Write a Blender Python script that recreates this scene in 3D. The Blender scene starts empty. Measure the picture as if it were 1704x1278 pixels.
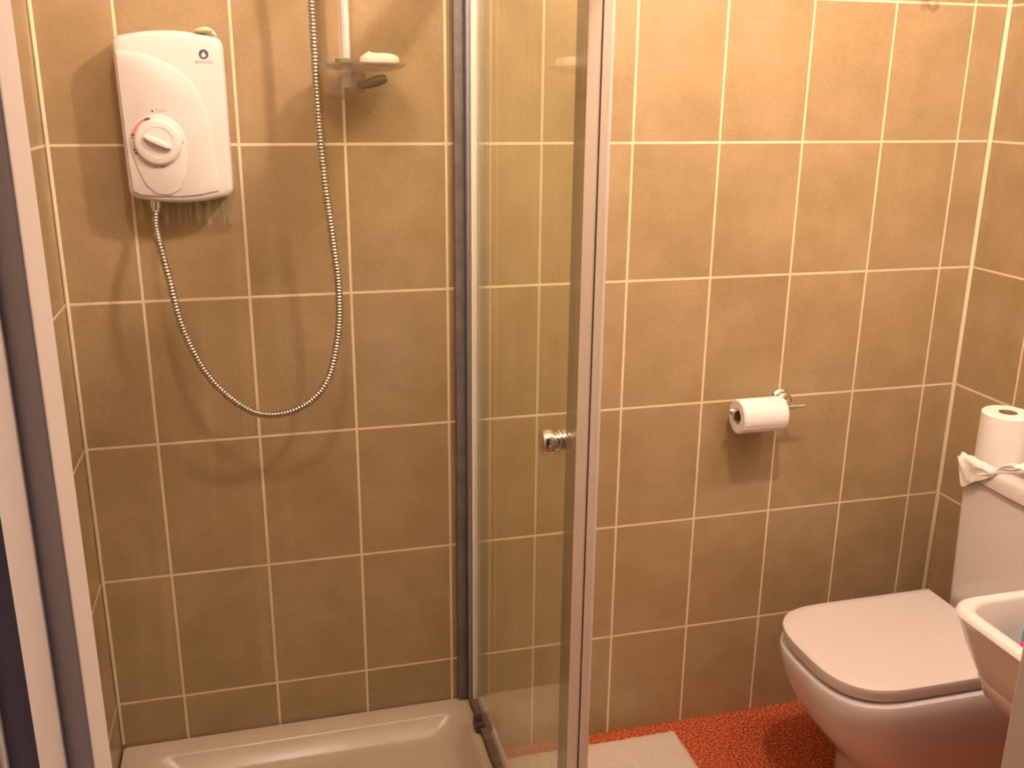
import bpy, bmesh, math, random
from mathutils import Vector, Matrix, noise
random.seed(4)
S = bpy.context.scene
COL = S.collection
PI = math.pi

# ------------------------------------------------------------------ camera
cam_d = bpy.data.cameras.new('camera'); cam = bpy.data.objects.new('camera', cam_d); COL.objects.link(cam)
r0 = Vector((0.96691941, -0.254937, 0.00860178)); r1 = Vector((-0.06584036, -0.28201285, -0.95714879)); r2 = Vector((0.24643845, 0.92491939, -0.28946885))
M = Matrix((r0, -r1, -r2)).transposed().to_4x4()
M.translation = Vector((0.3643928, -1.98580526, 1.57899452))
cam.matrix_world = M
cam_d.sensor_width = 36; cam_d.lens = 1604.36 / 1704 * 36; cam_d.clip_start = .02
S.camera = cam

# ------------------------------------------------------------------ light and exposure
S.view_settings.view_transform = 'Standard'; S.view_settings.look = 'None'
S.view_settings.gamma = 1; S.view_settings.use_curve_mapping = False
S.view_settings.exposure = 0.0
w = bpy.data.worlds.new('world'); S.world = w; w.use_nodes = True
w.node_tree.nodes['Background'].inputs[0].default_value = (.60, .52, .72, 1)
w.node_tree.nodes['Background'].inputs[1].default_value = .045
LAMPS = ((.38, -.92, 2.34, 19), (1.14, -.90, 2.34, 55), (1.70, -.92, 2.34, 19))     # three bulbs of the ceiling bar
for lx, ly, lz, en in LAMPS:
    ld = bpy.data.lights.new('ceiling_bulb', 'POINT'); lo = bpy.data.objects.new('ceiling_bulb', ld); COL.objects.link(lo)
    lo.location = (lx, ly, lz); ld.energy = en; ld.color = (1, .735, .585); ld.shadow_soft_size = .035
# cool daylight of the hallway, coming in through the open doorway
ad = bpy.data.lights.new('hallway_daylight', 'AREA'); ao = bpy.data.objects.new('hallway_daylight', ad); COL.objects.link(ao)
ad.shape = 'RECTANGLE'; ad.size = .32; ad.size_y = .40; ad.energy = .8; ad.color = (.60, .66, 1)
ao.location = (.97, -2.95, .34); ao.rotation_euler = (PI/2, 0, 0)

# ------------------------------------------------------------------ materials
def mat(name, col, rough=.5, metal=0, spec=.5, coat=0, bump=0, bscale=200, var=0, vscale=20, sss=0):
    m = bpy.data.materials.new(name); m.use_nodes = True; nt = m.node_tree; b = nt.nodes['Principled BSDF']
    b.inputs['Base Color'].default_value = (*col, 1); b.inputs['Roughness'].default_value = rough
    b.inputs['Metallic'].default_value = metal; b.inputs['Specular IOR Level'].default_value = spec
    b.inputs['Coat Weight'].default_value = coat
    if sss: b.inputs['Subsurface Weight'].default_value = sss; b.inputs['Subsurface Radius'].default_value = (.01, .008, .006)
    tc = nt.nodes.new('ShaderNodeTexCoord')
    if var:
        n = nt.nodes.new('ShaderNodeTexNoise'); n.inputs['Scale'].default_value = vscale; n.inputs['Detail'].default_value = 4
        nt.links.new(tc.outputs['Object'], n.inputs['Vector'])
        mx = nt.nodes.new('ShaderNodeMix'); mx.data_type = 'RGBA'
        mx.inputs[6].default_value = (*[c*(1-var) for c in col], 1); mx.inputs[7].default_value = (*[min(1, c*(1+var)) for c in col], 1)
        nt.links.new(n.outputs['Fac'], mx.inputs[0]); nt.links.new(mx.outputs[2], b.inputs['Base Color'])
    if bump:
        n = nt.nodes.new('ShaderNodeTexNoise'); n.inputs['Scale'].default_value = bscale; n.inputs['Detail'].default_value = 3
        nt.links.new(tc.outputs['Object'], n.inputs['Vector'])
        bp = nt.nodes.new('ShaderNodeBump'); bp.inputs['Strength'].default_value = bump; bp.inputs['Distance'].default_value = .002
        nt.links.new(n.outputs['Fac'], bp.inputs['Height']); nt.links.new(bp.outputs['Normal'], b.inputs['Normal'])
    return m

CERAMIC = mat('white_ceramic', (.68, .65, .64), .12, coat=.3, var=.02, vscale=5)
SEATPL = mat('seat_plastic', (.67, .63, .62), .30, var=.02, vscale=6)
HEATW = mat('heater_plastic', (.70, .67, .65), .34, var=.04, vscale=14)
ALU = mat('white_enamel_metal', (.90, .84, .76), .36, var=.05, vscale=9)
GREYALU = mat('grey_metal', (.30, .30, .36), .45, metal=.3, var=.15, vscale=12)
CHROME = mat('chrome', (.80, .78, .75), .18, metal=1, var=.08, vscale=40)
RAILM = mat('pale_rail', (.72, .70, .70), .3, metal=.35, var=.05)
PAPER = mat('tissue_paper', (.86, .84, .82), .95, spec=.1, bump=.4, bscale=260, var=.03, vscale=60)
CARD = mat('cardboard_core', (.30, .20, .13), .9)
SOAP = mat('cream_soap', (.88, .83, .70), .45, sss=.15, var=.04, vscale=30)
SOAPG = mat('olive_soap', (.42, .40, .17), .5, var=.4, vscale=70)
TRAYM = mat('tray_acrylic', (.52, .45, .37), .24, var=.08, vscale=7)
PAINT = mat('ceiling_paint', (.62, .58, .52), .8)
DOORP = mat('door_paint', (.60, .55, .51), .45, var=.02)
BLACK = mat('dark_rubber', (.05, .04, .04), .6)
INK = mat('dark_ink', (.10, .08, .14), .5)
GREYINK = mat('grey_ink', (.42, .38, .40), .5)
RED = mat('red_print', (.78, .22, .20), .5)
PINK = mat('pink_plastic', (.85, .02, .16), .35)
TEAL = mat('teal_plastic', (.05, .42, .45), .35)
HOSEM = mat('brushed_hose_metal', (.50, .47, .42), .30, metal=1)
HOOKM = mat('bronze_hook', (.40, .25, .14), .35, metal=.6)
SILI = mat('cream_silicone', (.82, .74, .52), .45, var=.08, vscale=25)
GRIME = mat('grimy_seal', (.14, .10, .08), .7, var=.7, vscale=45, bump=.8, bscale=90)
MAT_ = mat('beige_mat', (.66, .58, .50), .95, spec=.1, bump=1.0, bscale=420, var=.18, vscale=180)

def clear_mat(name, tint, haze_col, haze, rough=.03, streak=0):
    """thin clear pane: transparent plus a mirror weighted by the true Fresnel curve, and a film of haze"""
    m = bpy.data.materials.new(name); m.use_nodes = True; nt = m.node_tree
    for n in list(nt.nodes): nt.nodes.remove(n)
    N, L = nt.nodes.new, nt.links.new
    out = N('ShaderNodeOutputMaterial'); tr = N('ShaderNodeBsdfTransparent'); gl = N('ShaderNodeBsdfGlossy'); df = N('ShaderNodeBsdfDiffuse')
    tr.inputs[0].default_value = (*tint, 1); gl.inputs['Roughness'].default_value = rough; gl.inputs[0].default_value = (1, 1, 1, 1)
    df.inputs[0].default_value = (*haze_col, 1)
    geo = N('ShaderNodeNewGeometry'); mr = N('ShaderNodeMapRange'); mr.inputs[3].default_value = 1.45; mr.inputs[4].default_value = 1/1.45
    L(geo.outputs['Backfacing'], mr.inputs[0])
    fr = N('ShaderNodeFresnel'); L(mr.outputs[0], fr.inputs['IOR'])
    m1 = N('ShaderNodeMixShader'); m2 = N('ShaderNodeMixShader')
    L(tr.outputs[0], m1.inputs[1]); L(df.outputs[0], m1.inputs[2])
    if streak:
        tc = N('ShaderNodeTexCoord'); mp = N('ShaderNodeMapping'); mp.inputs['Scale'].default_value = (1, 14, 1.2)
        ns = N('ShaderNodeTexNoise'); ns.inputs['Scale'].default_value = 3; ns.inputs['Detail'].default_value = 4
        L(tc.outputs['Object'], mp.inputs[0]); L(mp.outputs[0], ns.inputs['Vector'])
        r = N('ShaderNodeMapRange'); r.inputs[1].default_value = .35; r.inputs[2].default_value = .7
        r.inputs[3].default_value = haze*(1-streak); r.inputs[4].default_value = haze*(1+streak)
        L(ns.outputs['Fac'], r.inputs[0]); L(r.outputs[0], m1.inputs[0])
    else: m1.inputs[0].default_value = haze
    L(fr.outputs[0], m2.inputs[0]); L(m1.outputs[0], m2.inputs[1]); L(gl.outputs[0], m2.inputs[2]); L(m2.outputs[0], out.inputs[0])
    return m
GLASS = clear_mat('shower_glass', (.94, .97, .89), (.58, .54, .38), .11, .02, .6)
ACRYL = clear_mat('clear_acrylic', (.84, .82, .76), (.62, .57, .50), .22, .08)
SEALM = clear_mat('clear_seal', (.72, .70, .62), (.40, .36, .28), .40, .15)

def tile_mat(name, axis, off, pitch=.203, rowp=.29927, stains=False):
    m = bpy.data.materials.new(name); m.use_nodes = True; nt = m.node_tree; N, L = nt.nodes.new, nt.links.new
    b = nt.nodes['Principled BSDF']
    geo = N('ShaderNodeNewGeometry'); sx = N('ShaderNodeSeparateXYZ'); L(geo.outputs['Position'], sx.inputs[0])
    def mth(op, a, c=None, d=None):
        n = N('ShaderNodeMath'); n.operation = op
        for i, v in enumerate((a, c, d)):
            if v is None: continue
            if isinstance(v, (int, float)): n.inputs[i].default_value = v
            else: L(v, n.inputs[i])
        return n.outputs[0]
    X, Y, Z = sx.outputs
    u = mth('MULTIPLY_ADD', X if axis == 0 else Y, 1/pitch, off)
    v = mth('MULTIPLY_ADD', Z, 1/rowp, .06)            # integer at every joint
    def dist(q, p):
        f = mth('FRACT', mth('ADD', q, .5)); return mth('MULTIPLY', mth('ABSOLUTE', mth('SUBTRACT', f, .5)), p)
    d = mth('MINIMUM', dist(u, pitch), dist(v, rowp))
    g = N('ShaderNodeMapRange'); g.interpolation_type = 'SMOOTHSTEP'
    g.inputs[1].default_value = .0021; g.inputs[2].default_value = .0033; g.inputs[3].default_value = 1; g.inputs[4].default_value = 0
    L(d, g.inputs[0])
    cmb = N('ShaderNodeCombineXYZ'); L(mth('FLOOR', u), cmb.inputs[0]); L(mth('FLOOR', v), cmb.inputs[1])
    wn = N('ShaderNodeTexWhiteNoise'); L(cmb.outputs[0], wn.inputs['Vector'])
    ad_ = N('ShaderNodeVectorMath'); ad_.operation = 'MULTIPLY_ADD'; ad_.inputs[1].default_value = (3, 3, 3)
    L(wn.outputs['Color'], ad_.inputs[0]); L(geo.outputs['Position'], ad_.inputs[2])
    n1 = N('ShaderNodeTexNoise'); n1.inputs['Scale'].default_value = 9; n1.inputs['Detail'].default_value = 5; n1.inputs['Roughness'].default_value = .6; L(ad_.outputs[0], n1.inputs['Vector'])
    n2 = N('ShaderNodeTexNoise'); n2.inputs['Scale'].default_value = 230; n2.inputs['Detail'].default_value = 3; L(ad_.outputs[0], n2.inputs['Vector'])
    cr = N('ShaderNodeValToRGB'); L(n1.outputs['Fac'], cr.inputs[0])
    cr.color_ramp.elements[0].position = .3; cr.color_ramp.elements[0].color = (.322, .238, .120, 1)
    cr.color_ramp.elements[1].position = .72; cr.color_ramp.elements[1].color = (.412, .304, .174, 1)
    br = mth('MULTIPLY_ADD', n2.outputs['Fac'], .36, mth('MULTIPLY_ADD', wn.outputs['Value'], .06, .79))
    vm = N('ShaderNodeVectorMath'); vm.operation = 'SCALE'; L(cr.outputs[0], vm.inputs[0]); L(br, vm.inputs[3])
    ng = N('ShaderNodeTexNoise'); ng.inputs['Scale'].default_value = 11; L(geo.outputs['Position'], ng.inputs['Vector'])
    gc = N('ShaderNodeMix'); gc.data_type = 'RGBA'; gc.inputs[6].default_value = (.66, .54, .34, 1); gc.inputs[7].default_value = (.82, .72, .52, 1); L(ng.outputs['Fac'], gc.inputs[0])
    mx = N('ShaderNodeMix'); mx.data_type = 'RGBA'; L(g.outputs[0], mx.inputs[0]); L(vm.outputs[0], mx.inputs[6]); L(gc.outputs[2], mx.inputs[7])
    colo = mx.outputs[2]
    if stains:   # limescale drips below the water heater
        mp = N('ShaderNodeMapping'); mp.inputs['Scale'].default_value = (1, 1, .10); L(geo.outputs['Position'], mp.inputs[0])
        ns = N('ShaderNodeTexNoise'); ns.inputs['Scale'].default_value = 95; ns.inputs['Detail'].default_value = 3; L(mp.outputs[0], ns.inputs['Vector'])
        def win(q, a, b_, s):
            r1_ = N('ShaderNodeMapRange'); r1_.inputs[1].default_value = a-s; r1_.inputs[2].default_value = a+s; L(q, r1_.inputs[0])
            r2_ = N('ShaderNodeMapRange'); r2_.inputs[1].default_value = b_-s; r2_.inputs[2].default_value = b_+s; r2_.inputs[3].default_value = 1; r2_.inputs[4].default_value = 0; L(q, r2_.inputs[0])
            return mth('MULTIPLY', r1_.outputs[0], r2_.outputs[0])
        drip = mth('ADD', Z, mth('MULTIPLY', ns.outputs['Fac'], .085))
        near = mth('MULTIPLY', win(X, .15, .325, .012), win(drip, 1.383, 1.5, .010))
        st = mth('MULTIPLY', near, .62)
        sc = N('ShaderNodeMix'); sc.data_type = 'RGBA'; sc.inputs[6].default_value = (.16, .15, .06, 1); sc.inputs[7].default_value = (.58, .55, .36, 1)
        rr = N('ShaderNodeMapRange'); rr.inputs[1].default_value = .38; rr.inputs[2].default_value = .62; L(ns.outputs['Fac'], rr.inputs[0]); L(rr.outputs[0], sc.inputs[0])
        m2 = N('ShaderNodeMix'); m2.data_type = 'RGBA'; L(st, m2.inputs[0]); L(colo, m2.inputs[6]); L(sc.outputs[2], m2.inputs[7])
        # long pale run marks of dried water on the shower tiles
        mp2 = N('ShaderNodeMapping'); mp2.inputs['Scale'].default_value = (1, 1, .045); L(geo.outputs['Position'], mp2.inputs[0])
        n3 = N('ShaderNodeTexNoise'); n3.inputs['Scale'].default_value = 26; n3.inputs['Detail'].default_value = 4; L(mp2.outputs[0], n3.inputs['Vector'])
        r3 = N('ShaderNodeMapRange'); r3.inputs[1].default_value = .52; r3.inputs[2].default_value = .78; r3.inputs[4].default_value = .30; L(n3.outputs['Fac'], r3.inputs[0])
        run = mth('MULTIPLY', r3.outputs[0], mth('MULTIPLY', win(X, .05, .42, .03), win(Z, .28, 1.36, .06)))
        m3 = N('ShaderNodeMix'); m3.data_type = 'RGBA'; L(run, m3.inputs[0]); L(m2.outputs[2], m3.inputs[6]); m3.inputs[7].default_value = (.55, .46, .28, 1)
        colo = m3.outputs[2]
    L(colo, b.inputs['Base Color'])
    rg = N('ShaderNodeMapRange'); rg.inputs[3].default_value = .25; rg.inputs[4].default_value = .8; L(g.outputs[0], rg.inputs[0]); L(rg.outputs[0], b.inputs['Roughness'])
    bp = N('ShaderNodeBump'); bp.inputs['Strength'].default_value = .5; bp.inputs['Distance'].default_value = .0012
    h = mth('SUBTRACT', mth('MULTIPLY', n2.outputs['Fac'], .12), g.outputs[0]); L(h, bp.inputs['Height']); L(bp.outputs[0], b.inputs['Normal'])
    return m
TILE_B = tile_mat('tan_tiles_back', 0, -.695, stains=True)
TILE_S = tile_mat('tan_tiles_side', 1, 0)

def carpet_mat():
    m = bpy.data.materials.new('orange_carpet'); m.use_nodes = True; nt = m.node_tree; N, L = nt.nodes.new, nt.links.new
    b = nt.nodes['Principled BSDF']; b.inputs['Roughness'].default_value = 1; b.inputs['Specular IOR Level'].default_value = .05
    geo = N('ShaderNodeNewGeometry')
    n = N('ShaderNodeTexNoise'); n.inputs['Scale'].default_value = 170; n.inputs['Detail'].default_value = 5; L(geo.outputs['Position'], n.inputs['Vector'])
    cr = N('ShaderNodeValToRGB'); L(n.outputs['Fac'], cr.inputs[0])
    e = cr.color_ramp.elements; e[0].position = .34; e[0].color = (.20, .028, .015, 1); e[1].position = .68; e[1].color = (.74, .26, .12, 1)
    x = e.new(.5); x.color = (.50, .105, .042, 1)
    L(cr.outputs[0], b.inputs['Base Color'])
    bp = N('ShaderNodeBump'); bp.inputs['Strength'].default_value = 1; bp.inputs['Distance'].default_value = .006; L(n.outputs['Fac'], bp.inputs['Height']); L(bp.outputs[0], b.inputs['Normal'])
    return m
CARPET = carpet_mat()

# ------------------------------------------------------------------ mesh helpers
def new(): return bmesh.new()
def box(bm, a, b, bev=0, seg=2):
    a, b = Vector(a), Vector(b)
    r = bmesh.ops.create_cube(bm, size=1)
    for v in r['verts']: v.co = Vector([(a[i]+b[i])/2 + v.co[i]*abs(b[i]-a[i]) for i in range(3)])
    if bev:
        es = list({e for v in r['verts'] for e in v.link_edges})
        bmesh.ops.bevel(bm, geom=es, offset=bev, segments=seg, affect='EDGES', profile=.5)
    return bm
def loft(bm, rings, cap0=True, cap1=True, closed=True):
    vs = [[bm.verts.new(p) for p in r] for r in rings]; n = len(rings[0])
    for i in range(len(vs)-1):
        for j in range(n if closed else n-1):
            k = (j+1) % n
            bm.faces.new((vs[i][j], vs[i][k], vs[i+1][k], vs[i+1][j]))
    if cap0: bm.faces.new(vs[0][::-1])
    if cap1: bm.faces.new(vs[-1])
    return bm
def lathe(bm, prof, origin, axis, n=40, cap=True):
    ax = Vector(axis).normalized(); t = ax.orthogonal().normalized(); s = ax.cross(t); o = Vector(origin)
    rings = [[o + ax*h + (t*math.cos(2*PI*k/n) + s*math.sin(2*PI*k/n))*max(r, 1e-5) for k in range(n)] for r, h in prof]
    return loft(bm, rings, cap, cap)
def tube(bm, pts, rad, n=12, cap=True):
    pts = [Vector(p) for p in pts]; rings = []; nrm = None
    for i, p in enumerate(pts):
        t = (pts[min(i+1, len(pts)-1)] - pts[max(i-1, 0)]).normalized()
        if nrm is None: nrm = t.orthogonal().normalized()
        nrm = (nrm - t*nrm.dot(t)).normalized(); s = t.cross(nrm)
        r = rad(i) if callable(rad) else rad
        rings.append([p + (nrm*math.cos(2*PI*k/n) + s*math.sin(2*PI*k/n))*r for k in range(n)])
    return loft(bm, rings, cap, cap)
def spline(pts, step):
    P = [Vector(p) for p in pts]; P = [P[0]*2-P[1]] + P + [P[-1]*2-P[-2]]; out = []
    for i in range(1, len(P)-2):
        n = max(1, round((P[i+1]-P[i]).length/step))
        for k in range(n):
            t = k/n; a, b, c, d = P[i-1:i+3]
            out.append(.5*((2*b) + (c-a)*t + (2*a-5*b+4*c-d)*t*t + (3*b-a-3*c+d)*t**3))
    return out + [P[-2]]
def obj(name, bm, m, parent=None, smooth=True, ang=40, mods=()):
    bmesh.ops.recalc_face_normals(bm, faces=bm.faces)
    me = bpy.data.meshes.new(name); bm.to_mesh(me); bm.free(); me.materials.append(m)
    if smooth:
        for p in me.polygons: p.use_smooth = True
        me.set_sharp_from_angle(angle=math.radians(ang))
    o = bpy.data.objects.new(name, me); COL.objects.link(o)
    if parent: 
        o.parent = parent; o.matrix_parent_inverse = Matrix.Identity(4)
        base = Vector(parent.location); q = parent.parent
        while q: base += Vector(q.location); q = q.parent
        me.transform(Matrix.Translation(-base))
    return o
def empty(name, loc, label, cat, group=None):
    o = bpy.data.objects.new(name, None); COL.objects.link(o); o.location = loc; o.empty_display_size = .05
    return tag(o, label, cat, group)
def tag(o, label=None, cat=None, group=None, kind=None):
    if label: o['label'] = label
    if cat: o['category'] = cat
    if group: o['group'] = group
    if kind: o['kind'] = kind
    return o
def struct(name, bm, m, parent=None, **k): return tag(obj(name, bm, m, parent, **k), kind=None if parent else 'structure')

# ------------------------------------------------------------------ room shell
W = 2.06; YR = -1.316; YO = -1.436; XL, XR = .206, 1.060; H = 2.45
struct('wall_back', box(new(), (-.1, 0, 0), (W+.1, .1, H)), TILE_B, smooth=False)
struct('wall_left', box(new(), (-.1, YO, 0), (0, 0, H)), TILE_S, smooth=False)
struct('wall_right', box(new(), (W, YO, 0), (W+.1, 0, H)), TILE_S, smooth=False)
b = new(); box(b, (0, YO, 0), (XL-.006, YR, H)); box(b, (XR+.006, YO, 0), (W, YR, H)); box(b, (XL-.006, YO, 2.05), (XR+.006, YR, H))
struct('wall_rear', b, PAINT, smooth=False)
struct('ceiling', box(new(), (-.1, YO, H), (W+.1, .1, H+.08)), PAINT, smooth=False)
struct('floor', box(new(), (-.1, YR-2.2, -.08), (W+.1, .1, 0)), CARPET, smooth=False)
b = new()
pts = [(W-.0005, -.0005, .0), (W-.0005, -.0005, H)]
b.free(); b = new()
box(b, (W-.010, -.0105, .001), (W-.0003, -.0003, H-.001), .004)
struct('trim_1', b, SILI)
b = new(); box(b, (.0003, -.0075, .18), (.0075, -.0003, H-.001), .003); struct('trim_2', b, SILI)
# frame of the open doorway the picture is taken through: jamb, stop and architrave
b = new()
box(b, (XL-.006, YO-.002, 0), (.2165, YR-.056, 2.05)); box(b, (.196, YR-.0562, 0), (.233, YR, 2.05), .002)
box(b, (XR+.001, YO-.002, 0), (XR+.012, YR, 2.05)); box(b, (XR, YR-.056, 0), (XR+.01, YR+.0005, 2.05), .002)
box(b, (XL-.006, YO-.002, 2.035), (XR+.012, YR, 2.05))
fr_ = struct('door_1', b, DOORP, smooth=False)
for xa, xb in ((.118, .2015), (XR+.006, XR+.09)):
    b = new(); box(b, (xa, YO-.016, 0), (xb, YO-.0005, 2.12), .005, 3); struct('architrave', b, DOORP, fr_)

# ------------------------------------------------------------------ shower tray
def rrect(x0, x1, y0, y1, r, z, n=8):
    out = []
    for cx, cy, a0 in ((x1-r, y1-r, 0), (x0+r, y1-r, 90), (x0+r, y0+r, 180), (x1-r, y0+r, 270)):
        for k in range(n+1):
            a = math.radians(a0+90*k/n); out.append((cx+r*math.cos(a), cy+r*math.sin(a), z))
    return out
TZ = .172
b = new()
loft(b, [rrect(.002, .826, -.826, -.002, .01, 0), rrect(.002, .826, -.826, -.002, .01, TZ-.004), rrect(.005, .823, -.823, -.005, .01, TZ),
         rrect(.055, .770, -.772, -.050, .05, TZ), rrect(.062, .763, -.765, -.057, .05, TZ-.006), rrect(.085, .740, -.742, -.080, .06, TZ-.038),
         rrect(.105, .720, -.722, -.100, .07, TZ-.045)])
tray = obj('shower_tray', b, TRAYM)
tag(tray, 'white raised square shower tray below the water heater on the tiled wall', 'shower tray')
b = new(); lathe(b, [(.045, 0), (.045, .004), (.038, .007), (.0, .008)], (.40, -.42, TZ-.0455), (0, 0, 1), 32); obj('drain_cover', b, CHROME, tray)

# ------------------------------------------------------------------ shower enclosure
PX = .80; HT = 1.865
enc = empty('shower_enclosure', (PX, -.4, TZ), 'framed shower enclosure with clear side panel, white metal posts and open front', 'shower enclosure')
b = new(); box(b, (.786, -.030, TZ), (.812, -.0005, HT), .002); wp = obj('wall_profile', b, GREYALU, enc)
tag(wp, 'dull grey wall profile stained with dark mould spots')
b = new(); box(b, (.764, -.016, TZ+.001), (.786, -.0005, HT), .003)
# streaks of black mould along the joint
g = obj('mould_strip', b, mat('mouldy_joint', (.17, .15, .15), .5, var=.55, vscale=30, bump=.5, bscale=50), enc)
b = new(); box(b, (.7965, -.690, TZ+.012), (.8035, -.026, HT-.01)); obj('glass_panel', b, GLASS, enc, smooth=False)
b = new(); box(b, (.7945, -.036, TZ+.012), (.8055, -.029, HT-.01), .001); obj('panel_edge_trim', b, ALU, enc)
def upright(name, pts, m, z0=TZ):
    bm = new(); loft(bm, [[(x, y, z) for x, y in pts] for z in (z0, HT)]); return obj(name, bm, m, enc, ang=20)
b = new(); box(b, (.7945, -.762, TZ+.012), (.8055, -.688, HT-.01), .001); obj('seal_strip', b, SEALM, enc, smooth=False)
upright('door_stile', [(.7860, -.7625), (.7845, -.766), (.7852, -.770), (.7935, -.7835), (.7955, -.785), (.7985, -.785), (.7985, -.7625)], ALU, TZ+.01)
upright('magnetic_seal', [(.7950, -.7855), (.7950, -.788), (.8000, -.788), (.8000, -.7855)], mat('brown_rubber', (.16, .10, .06), .6), TZ+.01)
upright('corner_post', [(.7965, -.7885), (.7970, -.7905), (.8020, -.799), (.8032, -.800), (.8070, -.800), (.8075, -.7885)], ALU)
b = new(); box(b, (.780, -.775, HT), (.822, 0-.001, HT+.045), .003); obj('top_rail', b, ALU, enc)
b = new(); box(b, (.002, -.818, HT), (.826, -.774, HT+.045), .003); obj('top_rail', b, ALU, enc)
# bottom seal with grime
b = new(); rings = []
for i in range(90):
    y = -.03 - i*.008; s = noise.noise(Vector((y*30, 1.3, 0)))*.0025; hh = .013+noise.noise(Vector((y*45, 4, 0)))*.004
    x0 = .786+s - .004*max(0, 1-abs(y+.13)/.05); rings.append([(x0, y, TZ-.001), (x0+.002, y, TZ+hh), (.812, y, TZ+hh), (.814, y, TZ-.001)])
loft(b, rings); obj('bottom_seal', b, GRIME, enc)
b = new(); box(b, (.776, -.150, TZ), (.797, -.112, TZ+.024), .004); box(b, (.781, -.140, TZ+.02), (.792, -.124, TZ+.040), .004)
obj('bottom_guide', b, mat('dark_guide', (.07, .055, .06), .4), enc)
b = new(); box(b, (.02, -.812, TZ), (.795, -.782, TZ+.022), .004); obj('bottom_rail', b, ALU, enc)
# left side: profile on the wall and the folded-away leading frame
b = new(); box(b, (.0005, -.815, TZ), (.033, -.765, HT), .002); obj('wall_profile', b, GREYALU, enc)
b = new(); box(b, (.034, -.805, TZ+.01), (.062, -.775, HT), .003); obj('front_upright', b, ALU, enc)
# knob of the side door
b = new()
lathe(b, [(.0, -.002), (.0175, -.0015), (.0185, .001), (.0185, .003), (.015, .0045), (.015, .006), (.0185, .0075), (.0185, .010), (.0155, .011), (.0145, .014), (.0155, .017), (.0185, .019), (.0195, .024), (.0195, .031), (.017, .035), (.0, .0365)],
      (.7965, -.672, 1.072), (-1, 0, 0), 40)
obj('door_knob', b, CHROME, enc)

# ------------------------------------------------------------------ water heater
HY = -.075
wh = empty('water_heater', (.235, 0, 1.38), 'white electric shower heater with round dial mounted on the tiled wall', 'water heater')
def heater_outline(ins=0.0):
    x0, x1 = .1405+ins, .3285-ins; out = []
    def top(x): t = (x-.2345)/.094; return 1.680-ins-.014*t*t
    def bot(x): t = (x-.2345)/.094; return 1.376+ins+.013*t*t
    r = .017
    def corner(cx, cz, a0):
        return [(cx+r*math.cos(math.radians(a0+15*k)), cz+r*math.sin(math.radians(a0+15*k))) for k in range(7)]
    pt = []
    pt += corner(x1-r, top(x1-r)-r, 0)
    pt += [(x1-r-(x1-x0-2*r)*k/12, top(x1-r-(x1-x0-2*r)*k/12)) for k in range(1, 12)]
    pt += corner(x0+r, top(x0+r)-r, 90)
    # lower part of the left side leans inward a touch
    pt += corner(x0+r+.003, bot(x0+r)+r, 180)
    pt += [(x0+r+(x1-x0-2*r)*k/12, bot(x0+r+(x1-x0-2*r)*k/12)) for k in range(1, 12)]
    pt += corner(x1-r, bot(x1-r)+r, 270)
    return pt
b = new(); prof = [(.004, -.0005), (.004, -.012), (0, -.012), (0, -.062), (.0018, -.069), (.005, -.073), (.011, HY)]
loft(b, [[(x, y, z) for x, z in heater_outline(i)] for i, y in prof]); obj('casing', b, HEATW, wh)
def plate(outline, y0, y1, bev=.0015):
    """raised area on the casing: outline in x,z"""
    cx = sum(p[0] for p in outline)/len(outline); cz = sum(p[1] for p in outline)/len(outline)
    bm = new(); n = len(outline); rings = []
    for k, (f, y) in enumerate(((0, y0), (0, y1+bev), (.4, y1+bev*.3), (1, y1))):
        ring = []
        for i in range(n):
            a = Vector(outline[i-1]); p = Vector(outline[i]); c = Vector(outline[(i+1) % n]); t = (c-a).normalized(); nn = Vector((-t.y, t.x))
            q = p + nn*bev*f; ring.append((q.x, y, q.y))
        rings.append(ring)
    loft(bm, rings); return bm
arc = []
for k in range(25):
    a = math.radians(90-90*k/24); arc.append((.146+.148*abs(math.cos(a))**.9, 1.500+.143*abs(math.sin(a))**.85))
outl = arc + [(.299, 1.46), (.302, 1.42), (.303, 1.398)] + [(.27, 1.3905), (.235, 1.388), (.20, 1.389), (.165, 1.392), (.1515, 1.40), (.149, 1.45), (.147, 1.55), (.146, 1.63)]
obj('raised_front', plate(outl[::-1], HY+.002, HY-.0028, .0022), HEATW, wh)
DC = (.2035, 1.487)
drop = [(DC[0]+.0485*math.cos(math.radians(a)), DC[1]+.0485*math.sin(math.radians(a))) for a in range(0, 181, 9)]
drop += [(DC[0]-.046, 1.47), (DC[0]-.040, 1.44), (DC[0]-.028, 1.41), (DC[0]-.010, 1.3935), (DC[0]+.012, 1.3915), (DC[0]+.032, 1.402), (DC[0]+.044, 1.43), (DC[0]+.0483, 1.46)]
obj('dial_plinth', plate(drop, HY-.002, HY-.0052, .002), HEATW, wh)
b = new()
lathe(b, [(.041, .004), (.041, .010), (.0385, .0135), (.036, .0145), (.027, .0155), (.0265, .0145), (.024, .0148), (0, .015)], (DC[0], HY, DC[1]), (0, -1, 0), 56)
knob = obj('control_dial', b, HEATW, wh)
b = new(); a = math.radians(-25); ux, uz = math.cos(a), math.sin(a); rings = []
for k in range(21):
    s = -1+2*k/20; hw = .0065*(1-.55*abs(s)**3); hh = .012*(1-.45*s*s*s*s); L_ = .0245
    cx, cz = DC[0]+ux*s*L_, DC[1]+uz*s*L_; px, pz = -uz, ux
    rings.append([(cx+px*hw*q, HY-.0145-e*hh, cz+pz*hw*q) for q, e in ((-1, 0), (-.85, .75), (-.4, 1), (.4, 1), (.85, .75), (1, 0))])
loft(b, rings); obj('grip', b, HEATW, knob)
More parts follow.
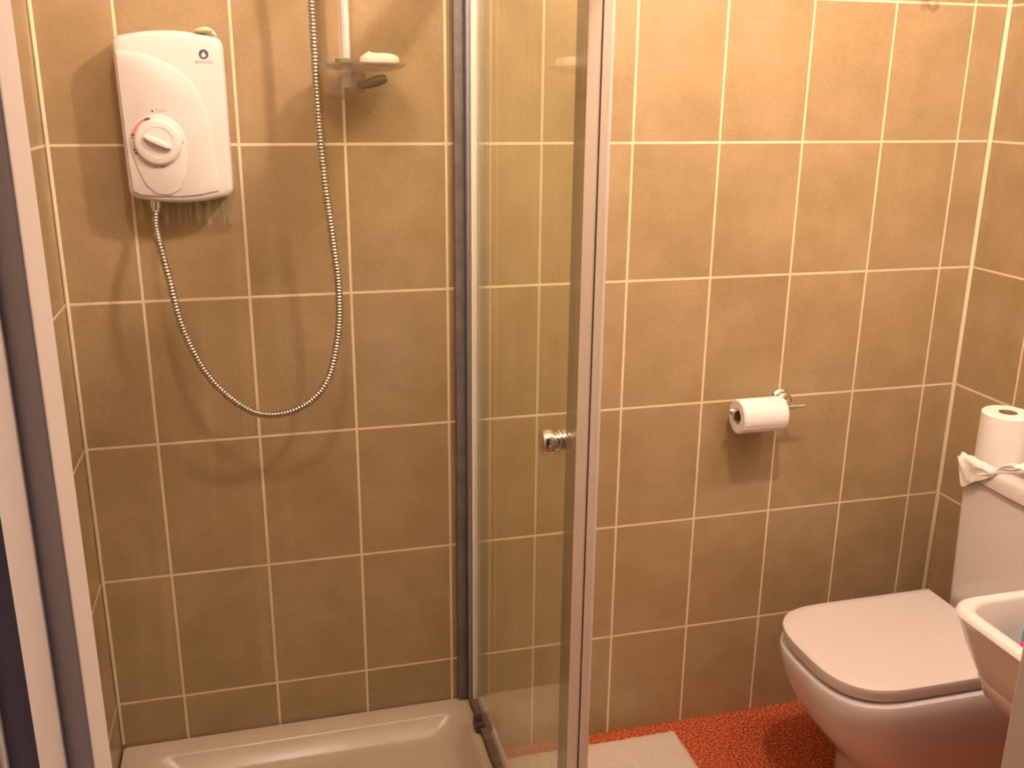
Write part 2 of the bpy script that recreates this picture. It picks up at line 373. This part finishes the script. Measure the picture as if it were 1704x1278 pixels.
def arcstrip(r0, r1, a0, a1, y, t=.0005):
    bm = new(); n = max(3, int((a1-a0)/4)); rg = []
    for k in range(n+1):
        a = math.radians(a0+(a1-a0)*k/n); c, s = math.cos(a), math.sin(a)
        rg.append([(DC[0]+r*c, yy, DC[1]+r*s) for r, yy in ((r0, y), (r1, y), (r1, y-t), (r0, y-t))])
    return loft(bm, rg)
YF = HY-.0052
obj('red_scale', arcstrip(.0422, .0462, 108, 172, YF), RED, knob)
obj('black_mark', arcstrip(.0415, .0450, 104, 117, YF-.0004), INK, knob)
obj('black_mark', arcstrip(.0418, .0462, 160, 165, YF-.0004), INK, knob)
for a0, a1 in ((171, 173), (178, 181), (187, 191), (195, 199), (203, 208)): obj('black_mark', arcstrip(.0425, .0455, a0, a1, YF), GREYINK if a0 < 190 else INK, knob)
obj('black_mark', arcstrip(.0425, .0455, 258, 264, YF), GREYINK, knob); obj('black_mark', arcstrip(.0425, .0455, 268, 282, YF), GREYINK, knob)
obj('black_mark', arcstrip(.0395+.002, .0445, -3, 2, YF), GREYINK, knob)
b = new(); lathe(b, [(.0018, 0), (.0018, .0006)], (.1985, HY-.0028, 1.5415), (0, -1, 0), 16); obj('power_light', b, INK, wh)
def text(name, s, x, z, y, size, m, parent):
    cu = bpy.data.curves.new(name, 'FONT'); cu.body = s; cu.size = size; cu.extrude = .0002; cu.align_x = 'CENTER'; cu.align_y = 'CENTER'
    t = bpy.data.objects.new(name, cu); COL.objects.link(t); bpy.context.view_layer.update()
    me = bpy.data.meshes.new_from_object(t); bpy.data.objects.remove(t)
    me.transform(Matrix.Translation((x, y, z)) @ Matrix.Rotation(PI/2, 4, 'X')); bm = new(); bm.from_mesh(me)
    return obj(name, bm, m, parent, smooth=False)
text('power_lettering', 'Power', .2145, 1.5425, HY-.003, .0072, GREYINK, wh)
text('brand_lettering', 'BONOSO', .2945, 1.6265, HY-.0003, .0075, GREYINK, wh)
b = new(); n = 40; C0 = (.2945, 1.640)
outer = [(C0[0]+.0083*math.cos(2*PI*k/n), C0[1]+.0083*math.sin(2*PI*k/n)) for k in range(n)]
inner = []
for k in range(n):
    a = 2*PI*k/n; rr = .0042; x = rr*math.cos(a); z = rr*math.sin(a)
    if z > 0: z *= 1.55; x *= (1-z/.0066*.85) if z < .0066 else .15
    inner.append((C0[0]+x, C0[1]-.0012+z))
loft(b, [[(p[0], HY-.0001, p[1]) for p in outer], [(p[0], HY-.0006, p[1]) for p in outer], [(p[0], HY-.0006, p[1]) for p in inner], [(p[0], HY-.0001, p[1]) for p in inner]], False, False)
obj('drop_emblem', b, INK, wh, smooth=False)
b = new(); lathe(b, [(.010, 0), (.010, .018), (.0085, .019), (.0085, .024)], (.186, -.052, 1.385), (0, 0, -1), 24); obj('outlet_nut', b, CHROME, wh)

# soap piece left on top of the heater
rings = []
b = new()
for k in range(17):
    s = -1+2*k/16; wv = math.sqrt(max(0, 1-s*s)); x = .298+.0215*s; zb = 1.6765-.004*max(0, s)**2*1.2 - .0015
    cz = zb + .006*wv*(1+.3*s)
    rings.append([(x, -.052+.020*wv*math.cos(a_), cz+.0062*(wv+.05)*math.sin(a_)) for a_ in [2*PI*j/14 for j in range(14)]])
loft(b, rings); sp = tag(obj('soap_remnant', b, SOAP), 'thin worn piece of cream soap lying on top of the white water heater', 'soap')
b = new(); rings = []
for k in range(13):
    s = -1+2*k/12; wv = math.sqrt(max(0, 1-s*s)); x = .297+.017*s
    rings.append([(x, -.0705+.003*wv*math.cos(a_), 1.6795+.0032*(wv+.05)*math.sin(a_)) for a_ in [2*PI*j/10 for j in range(10)]])
loft(b, rings); obj('residue', b, SOAPG, sp)

# ------------------------------------------------------------------ hose, rail, soap dish
hp = [(.186, -.052, 1.365), (.184, -.062, 1.335), (.190, -.085, 1.30), (.201, -.1, 1.245), (.219, -.1, 1.140), (.260, -.1, 1.042), (.323, -.1, .975), (.380, -.1, .958), (.440, -.1, .976),
      (.484, -.1, 1.024), (.508, -.1, 1.112), (.514, -.1, 1.209), (.507, -.1, 1.303), (.4965, -.1, 1.417), (.4915, -.1, 1.505), (.489, -.1, 1.601), (.4885, -.1, 1.674), (.488, -.1, 1.74), (.490, -.11, 1.84), (.512, -.135, 1.925), (.53, -.15, 1.955)]
path = spline(hp, .00124)
L_ = [0]
for i in range(1, len(path)): L_.append(L_[-1]+(path[i]-path[i-1]).length)
b = new(); tube(b, path, lambda i: .0066+.0013*math.cos(2*PI*L_[i]/.0062), 10)
tag(obj('shower_hose', b, HOSEM, ang=80), 'ribbed silver shower hose hanging in a loop from the water heater', 'shower hose')

rail = empty('shower_rail', (.549, 0, 1.56), 'pale vertical shower riser rail standing off the tiled wall above soap dish', 'shower rail')
b = new(); tube(b, [(.549, -.058, 1.585), (.549, -.058, 2.16)], .0092, 24); obj('pole', b, RAILM, rail)
for z in (2.14,):
    b = new(); lathe(b, [(.020, 0), (.020, .006), (.011, .010), (.011, .052), (.014, .054)], (.549, -.0005, z), (0, -1, 0), 28); obj('bracket', b, CHROME, rail)
b = new(); lathe(b, [(.017, -.02), (.019, -.012), (.019, .018), (.015, .022)], (.549, -.058, 1.965), (0, 0, 1), 28); tube(b, [(.549, -.06, 1.965), (.542, -.115, 1.975)], .013, 16); obj('slider', b, CHROME, rail)
hs = empty('hand_shower', (.540, -.14, 1.95), 'chrome hand shower held in the slider of the riser rail', 'hand shower')
b = new(); tube(b, spline([(.531, -.150, 1.958), (.535, -.137, 1.99), (.54, -.13, 2.05), (.54, -.15, 2.11), (.54, -.175, 2.14)], .008), .0125, 20); obj('handle', b, CHROME, hs)
b = new(); lathe(b, [(.012, -.02), (.03, -.008), (.038, .004), (.038, .012), (.034, .015), (0, .015)], (.54, -.185, 2.14), (0, -.75, -.65), 36); obj('shower_head', b, CHROME, hs)

sd = empty('soap_dish', (.575, -.06, 1.57), 'clear round plastic soap dish clipped to the bottom of shower riser rail', 'soap dish')
b = new(); dc = (.5785, -.098, 1.618)
lathe(b, [(.0, -.0055), (.035, -.005), (.060, -.002), (.074, .003), (.0790, .0075), (.0790, .0105), (.073, .0065), (.058, .0025), (.034, .0), (0, -.0002)], dc, (0, 0, 1), 64); obj('dish', b, ACRYL, sd)
b = new(); rings = []
for k, (z, rx, ry, ox) in enumerate(((1.6125, .024, .024, .012), (1.606, .025, .025, .012), (1.598, .028, .027, .006), (1.588, .034, .029, 0), (1.578, .038, .030, -.003), (1.572, .037, .028, -.004), (1.567, .032, .024, -.003), (1.564, .022, .015, 0))):
    rings.append([(.549+ox+rx*math.cos(2*PI*j/32), -.066+ry*math.sin(2*PI*j/32), z) for j in range(32)])
loft(b, rings); obj('clamp', b, ACRYL, sd)
b = new(); tube(b, [(.572, -.096, 1.588), (.585, -.100, 1.592), (.600, -.103, 1.597), (.612, -.105, 1.6005), (.618, -.1055, 1.602), (.620, -.1057, 1.6025)], lambda i: (.006, .0085, .0098, .0085, .006, .002)[i], 16); obj('clamp_lever', b, mat('smoky_plastic', (.20, .17, .10), .35), sd)
b = new(); lathe(b, [(.013, 0), (.020, .002), (.020, .008), (.0125, .010)], (.549, -.058, 1.628), (0, 0, 1), 28); obj('collar', b, mat('dark_olive', (.26, .22, .11), .6, var=.3, vscale=80), sd)  # dark olive ring round the pole, just above the dish
# soap bar
b = new(); bmesh.ops.create_uvsphere(b, u_segments=40, v_segments=24, radius=1)
for v in b.verts:
    x, y, z = v.co; q = (abs(x)**2.8+abs(y)**2.8+abs(z)**2.8)**(1/2.8); v.co = Vector((x, y, z))/q
    zz = v.co.z; v.co = Vector((.0365*v.co.x, .024*v.co.y, .0145*zz*(1 if zz > 0 else .55)))
    if zz > .3: v.co.z += .004*math.exp(-((v.co.x+.020)/.005)**2)*math.exp(-(v.co.y/.012)**2)
    v.co += Vector((.607, -.100, 1.6325))
tag(obj('soap_bar', b, SOAP, ang=180), 'cream bar of soap resting on the clear soap dish', 'soap')

# ------------------------------------------------------------------ toilet roll holder and roll
RY, RZ = -.062, .874
th = empty('toilet_roll_holder', (1.563, 0, .874), 'chrome toilet roll holder fixed on the tiled wall between shower and toilet', 'toilet roll holder')
b = new(); lathe(b, [(.0255, 0), (.0255, .004), (.021, .007), (.0195, .009), (.0195, .016), (.0215, .018), (.0215, .023), (.017, .026), (.013, .028)], (1.563, -.0005, .874), (0, -1, 0), 36); obj('wall_flange', b, CHROME, th)
b = new(); tube(b, [(1.563, -.020, .874), (1.563, RY, RZ)], .0075, 18); obj('arm', b, CHROME, th)
b = new(); tube(b, [(1.412, RY, RZ), (1.598, RY, RZ)], .0042, 14); lathe(b, [(.0036, 0), (.008, .002), (.0085, .008), (.006, .013), (0, .014)], (1.413, RY, RZ), (-1, 0, 0), 18); obj('rod', b, CHROME, th)

def paper_roll(name, c, ax, R, L_, label, hole=.019):
    ax = Vector(ax).normalized(); t = Vector(c)
    o = empty(name, c, label, 'toilet roll')
    bm = new(); prof = [(hole, 0), (R-.003, 0), (R, .003), (R, L_-.003), (R-.003, L_), (hole, L_)]
    n = 64; s = ax.orthogonal().normalized(); u = ax.cross(s); rings = []
    for r, h in prof:
        rings.append([t + ax*h + (s*math.cos(2*PI*k/n)+u*math.sin(2*PI*k/n))*(r if r == hole else r*(1+.004*math.sin(3*2*PI*k/n))) for k in range(n)])
    rings.append(rings[0]); vs = [[bm.verts.new(p) for p in r] for r in rings[:-1]]
    for i in range(len(vs)):
        A, B_ = vs[i], vs[(i+1) % len(vs)]
        for k in range(n): bm.faces.new((A[k], A[(k+1) % n], B_[(k+1) % n], B_[k]))
    obj('paper', bm, PAPER, o)
    bm = new(); vs = []
    for r, h in ((hole-.0002, .0005), (hole-.0002, L_-.0005), (hole-.0016, L_-.0005), (hole-.0016, .0005)):
        vs.append([bm.verts.new(t + ax*h + (s*math.cos(2*PI*k/n)+u*math.sin(2*PI*k/n))*r) for k in range(n)])
    for i in range(4):
        for k in range(n): bm.faces.new((vs[i][k], vs[i][(k+1) % n], vs[(i+1) % 4][(k+1) % n], vs[(i+1) % 4][k]))
    obj('core', bm, CARD, o); return o
r1_ = paper_roll('toilet_roll', (1.420, RY, RZ-.0135), (1, 0, 0), .040, .115, 'small white toilet roll hanging on the chrome wall holder')
# loose end of the paper clinging under the roll
b = new(); rg = []
for k in range(14):
    a = math.radians(-150+k*9); rg.append([(1.4205, RY+.0406*math.cos(a), RZ-.0135+.0406*math.sin(a)), (1.5335, RY+.0406*math.cos(a), RZ-.0135+.0406*math.sin(a)), (1.5335, RY+.0399*math.cos(a), RZ-.0135+.0399*math.sin(a)), (1.4205, RY+.0399*math.cos(a), RZ-.0135+.0399*math.sin(a))])
loft(b, rg); obj('loose_end', b, PAPER, r1_)

# ------------------------------------------------------------------ toilet
TY = -.382
to = empty('toilet', (1.75, TY, 0), 'white close-coupled toilet with closed squarish lid in the corner', 'toilet')
def dshape(xf, xb, hw, n_=3.4, a=.17, yc=TY, N=28):
    """outline seen from above: straight back at xb, squared round nose at xf (towards -x)"""
    xc = xf+a; out = [(xb, yc+hw)]
    for k in range(N+1):
        t = PI/2+PI*k/N; c, s = math.cos(t), math.sin(t)
        out.append((xc+a*math.copysign(abs(c)**(2/n_), c), yc+hw*math.copysign(abs(s)**(2/n_), s)))
    out.append((xb, yc-hw)); return out
def dl(xf, xb, hw, z, n_=3.4, a=.17): return [(x, y, z) for x, y in dshape(xf, xb, hw, n_, a)]
b = new()
loft(b, [dl(1.602, 1.90, .118, 0, 2.6, .13), dl(1.600, 1.90, .120, .08, 2.6, .13), dl(1.592, 1.90, .124, .12, 2.6, .14), dl(1.565, 1.90, .134, .16, 2.7, .15), dl(1.525, 1.90, .148, .205, 2.8, .16),
         dl(1.488, 1.90, .162, .255, 2.9, .17), dl(1.463, 1.90, .172, .305, 3.0, .175), dl(1.449, 1.90, .178, .35, 3.0, .175), dl(1.444, 1.90, .180, .378, 3.0, .175), dl(1.446, 1.90, .178, .386, 3.0, .175), dl(1.456, 1.90, .17, .390, 3.0, .175)])
obj('pan', b, CERAMIC, to)
b = new(); loft(b, [dl(1.466, 1.885, .158, .389, 3, .17), dl(1.462, 1.885, .162, .392, 3, .17), dl(1.462, 1.885, .162, .406, 3, .17)]); obj('seat', b, SEATPL, to)
b = new(); loft(b, [dl(1.457, 1.893, .167, .3955, 3, .17), dl(1.453, 1.893, .171, .398, 3, .17), dl(1.447, 1.895, .176, .420, 3, .17), dl(1.448, 1.894, .175, .427, 3, .17), dl(1.453, 1.891, .170, .4305, 3, .17), dl(1.47, 1.887, .155, .431, 3, .16)]); obj('lid', b, SEATPL, to)
for s in (-1, 1):
    b = new(); tube(b, [(1.888, TY+s*.09-.02, .412), (1.888, TY+s*.09+.02, .412)], .009, 16); obj('hinge', b, CHROME, to)
b = new(); box(b, (1.80, TY-.10, 0.0), (2.05, TY+.10, .385), .02, 3); obj('outlet_shroud', b, CERAMIC, to)
CY0, CY1 = -.590, -.246
def cring(x0, y0, y1, z, r=.022): return rrect(x0, 2.0585, y0, y1, r, z, 6)
b = new(); loft(b, [cring(1.915, CY0+.012, CY1-.008, .388), cring(1.911, CY0+.008, CY1-.006, .41), cring(1.903, CY0, CY1, .742), cring(1.904, CY0+.001, CY1-.001, .745)]); obj('cistern', b, CERAMIC, to)
b = new(); loft(b, [cring(1.902, CY0-.001, CY1+.001, .748), cring(1.895, CY0-.006, CY1+.006, .751), cring(1.895, CY0-.006, CY1+.006, .778), cring(1.900, CY0-.002, CY1+.002, .785), cring(1.912, CY0+.01, CY1-.01, .787)]); obj('cistern_lid', b, CERAMIC, to)
b = new(); lathe(b, [(.022, 0), (.022, .004), (.018, .006), (0, .006)], (1.98, -.50, .786), (0, 0, 1), 32); obj('flush_button', b, CHROME, to)
paper_roll('toilet_roll', (1.957, -.300, .788), (0, 0, 1), .054, .119, 'white toilet roll standing upright on top of the toilet cistern', .020)
# crumpled tissue
b = new(); NX, NY = 30, 60; grid = []
for i in range(NX+1):
    row = []
    for j in range(NY+1):
        s = i/NX; t = j/NY                      # s: back to front, t: far to near
        y = -.248 - .27*t
        k = min(1, max(0, (-.352-y)/.03)); k = k*k*(3-2*k)
        xst = 1.9005 + .075*k                    # in front of the standing roll, then spreading over the lid
        flap = .062*max(0, 1-abs(y+.272)/(.024 if y > -.272 else .085)) + .006
        xend = 1.893 + (.030 if y < -.36 else 0)*k
        total = (xst-xend) + flap*(1-k)
        d = total*s; xs = xst-d; z = .7895
        nz = noise.noise(Vector((s*5, t*11, 2.2)))*.5+.5; n2_ = noise.noise(Vector((s*11, t*24, 7)))*.5+.5
        if xs < 1.893:
            z -= (1.893-xs); xs = 1.8915 - .004*noise.noise(Vector((s*3, t*12, 9))) - .003
        else: z += (.003+(.006+.026*k)*nz+.006*n2_)*(1 if xs > 1.897 else .6) * min(1, .35+(1-t)*3)
        row.append((xs, y+.004*noise.noise(Vector((s*7, t*7, 5))), z))
    grid.append(row)
vs = [[b.verts.new(p) for p in r] for r in grid]
for i in range(NX):
    for j in range(NY): b.faces.new((vs[i][j], vs[i+1][j], vs[i+1][j+1], vs[i][j+1]))
o = obj('crumpled_tissue', b, PAPER, ang=180); tag(o, 'crumpled white tissue draped over the front edge of the toilet cistern', 'tissue')
md = o.modifiers.new('thick', 'SOLIDIFY'); md.thickness = .0012; md.offset = 0

# ------------------------------------------------------------------ basin
ba = empty('wash_basin', (1.85, -.97, 0), 'white wall-hung wash basin with bright rounded rim beside the toilet', 'basin')
BZ = .722; x0, y1, y0 = 1.504, -.700, -1.235
def br_(i, z, r=.055, dx=0): return rrect(x0+i+dx, 2.058, y0+i, y1-i, max(r-i*.3, .02), z, 8)
def bi_(i, z, r=.05): return rrect(x0+i, 1.90-max(0, i-.03)*.4, y0+i, y1-i, r, z, 8)
b = new()
loft(b, [br_(.200, .472, .11), br_(.155, .480, .11), br_(.118, .496, .10), br_(.088, .520, .09), br_(.064, .550, .085), br_(.044, .585, .078), br_(.028, .62, .07), br_(.015, .66, .064), br_(.005, .700, .058), br_(.0, .712, .055), br_(.003, .719, .055), br_(.009, BZ, .052),
         bi_(.022, BZ, .045), bi_(.025, .720, .045), bi_(.027, .714, .048), bi_(.031, .660, .055), bi_(.036, .600, .055), bi_(.044, .572, .055), bi_(.058, .561, .055), bi_(.10, .560, .05), bi_(.19, .558, .02)])
obj('bowl', b, CERAMIC, ba)
b = new(); loft(b, [rrect(1.90, 2.058, -1.06, -.87, .05, .0), rrect(1.90, 2.058, -1.06, -.87, .05, .30), rrect(1.86, 2.058, -1.08, -.85, .05, .52)]); obj('pedestal', b, CERAMIC, ba)
b = new(); lathe(b, [(.024, 0), (.024, .01), (.02, .014), (.018, .09), (.02, .10), (0, .104)], (1.975, -.965, BZ-.002), (0, 0, 1), 28); tube(b, spline([(1.975, -.965, .775), (1.93, -.965, .80), (1.87, -.965, .79), (1.855, -.965, .775)], .01), .011, 16); obj('tap', b, CHROME, ba)
def bottle(x, y, r, h, m, label):
    o = empty('bottle', (x, y, .5615), label, 'bottle')
    bm = new(); lathe(bm, [(r*.85, 0), (r, .004), (r, h*.70), (r*.93, h*.76), (r*.62, h*.80)], (x, y, .5615), (0, 0, 1), 32); obj('body', bm, m, o)
    bm = new(); lathe(bm, [(r*.66, h*.795), (r*.72, h*.80), (r*.72, h*.96), (r*.62, h), (0, h)], (x, y, .5615), (0, 0, 1), 32); obj('cap', bm, m, o)
bottle(1.652, -.764, .017, .150, TEAL, 'teal bottle standing in the wash basin near its far wall')
bottle(1.587, -.822, .021, .128, PINK, 'bright pink bottle standing in the wash basin nearer the front rim')

# ------------------------------------------------------------------ mat and hook
b = new(); NXm, NYm = 60, 90; mx0, mx1, my0, my1 = .84, 1.325, -.86, -.042; ctr = []
for i in range(NXm+1):
    ctr.append([])
    for j in range(NYm+1):
        u, v = i/NXm, j/NYm; x = mx0+(mx1-mx0)*u; y = my0+(my1-my0)*v
        e = min(u, 1-u)*(mx1-mx0); f = min(v, 1-v)*(my1-my0); d = min(e, f)
        z = .003+.013*(1-math.exp(-d/.007)) + .0025*noise.noise(Vector((x*60, y*60, 0))) + .0015*noise.noise(Vector((x*220, y*220, 3)))
        ctr[-1].append(b.verts.new((x, y, max(.001, z if d > 0 else .001))))
for i in range(NXm):
    for j in range(NYm): b.faces.new((ctr[i][j], ctr[i+1][j], ctr[i+1][j+1], ctr[i][j+1]))
bot = [b.verts.new(p) for p in ((mx0, my0, .0003), (mx1, my0, .0003), (mx1, my1, .0003), (mx0, my1, .0003))]
b.faces.new(bot[::-1])
tag(obj('bath_mat', b, MAT_, ang=180), 'beige bath mat lying on the orange-red carpet beside the shower', 'bath mat')

hk = empty('robe_hook', (1.826, 0, 1.80), 'small bronze hook on the tiled wall near the right corner', 'hook')
b = new(); box(b, (1.815, -.006, 1.800), (1.837, -.0005, 1.855), .002); obj('back_plate', b, HOOKM, hk)
b = new(); tube(b, spline([(1.826, -.005, 1.835), (1.824, -.016, 1.815), (1.824, -.024, 1.794), (1.828, -.036, 1.786), (1.830, -.046, 1.800)], .003), .0042, 14)
b2 = spline([(1.830, -.046, 1.800), (1.830, -.047, 1.803)], .003); lathe(b, [(0, -.006), (.005, -.004), (.0065, 0), (.005, .004), (0, .006)], (1.830, -.046, 1.803), (0, 0, 1), 18)
obj('hook_arm', b, HOOKM, hk)

# ------------------------------------------------------------------ ceiling lamp (above the frame)
cl = empty('ceiling_lamp', (1.14, -.90, H), 'white ceiling bar lamp with three bulbs over the middle of the room', 'lamp')
b = new(); box(b, (.32, -.95, H-.03), (1.77, -.87, H-.0005), .006); obj('lamp_bar', b, ALU, cl)
for lx, ly, lz, en in LAMPS:
    b = new(); lathe(b, [(.018, -.002), (.018, .025), (.013, .03)], (lx, ly, H-.028), (0, 0, -1), 24); obj('bulb_socket', b, ALU, cl)
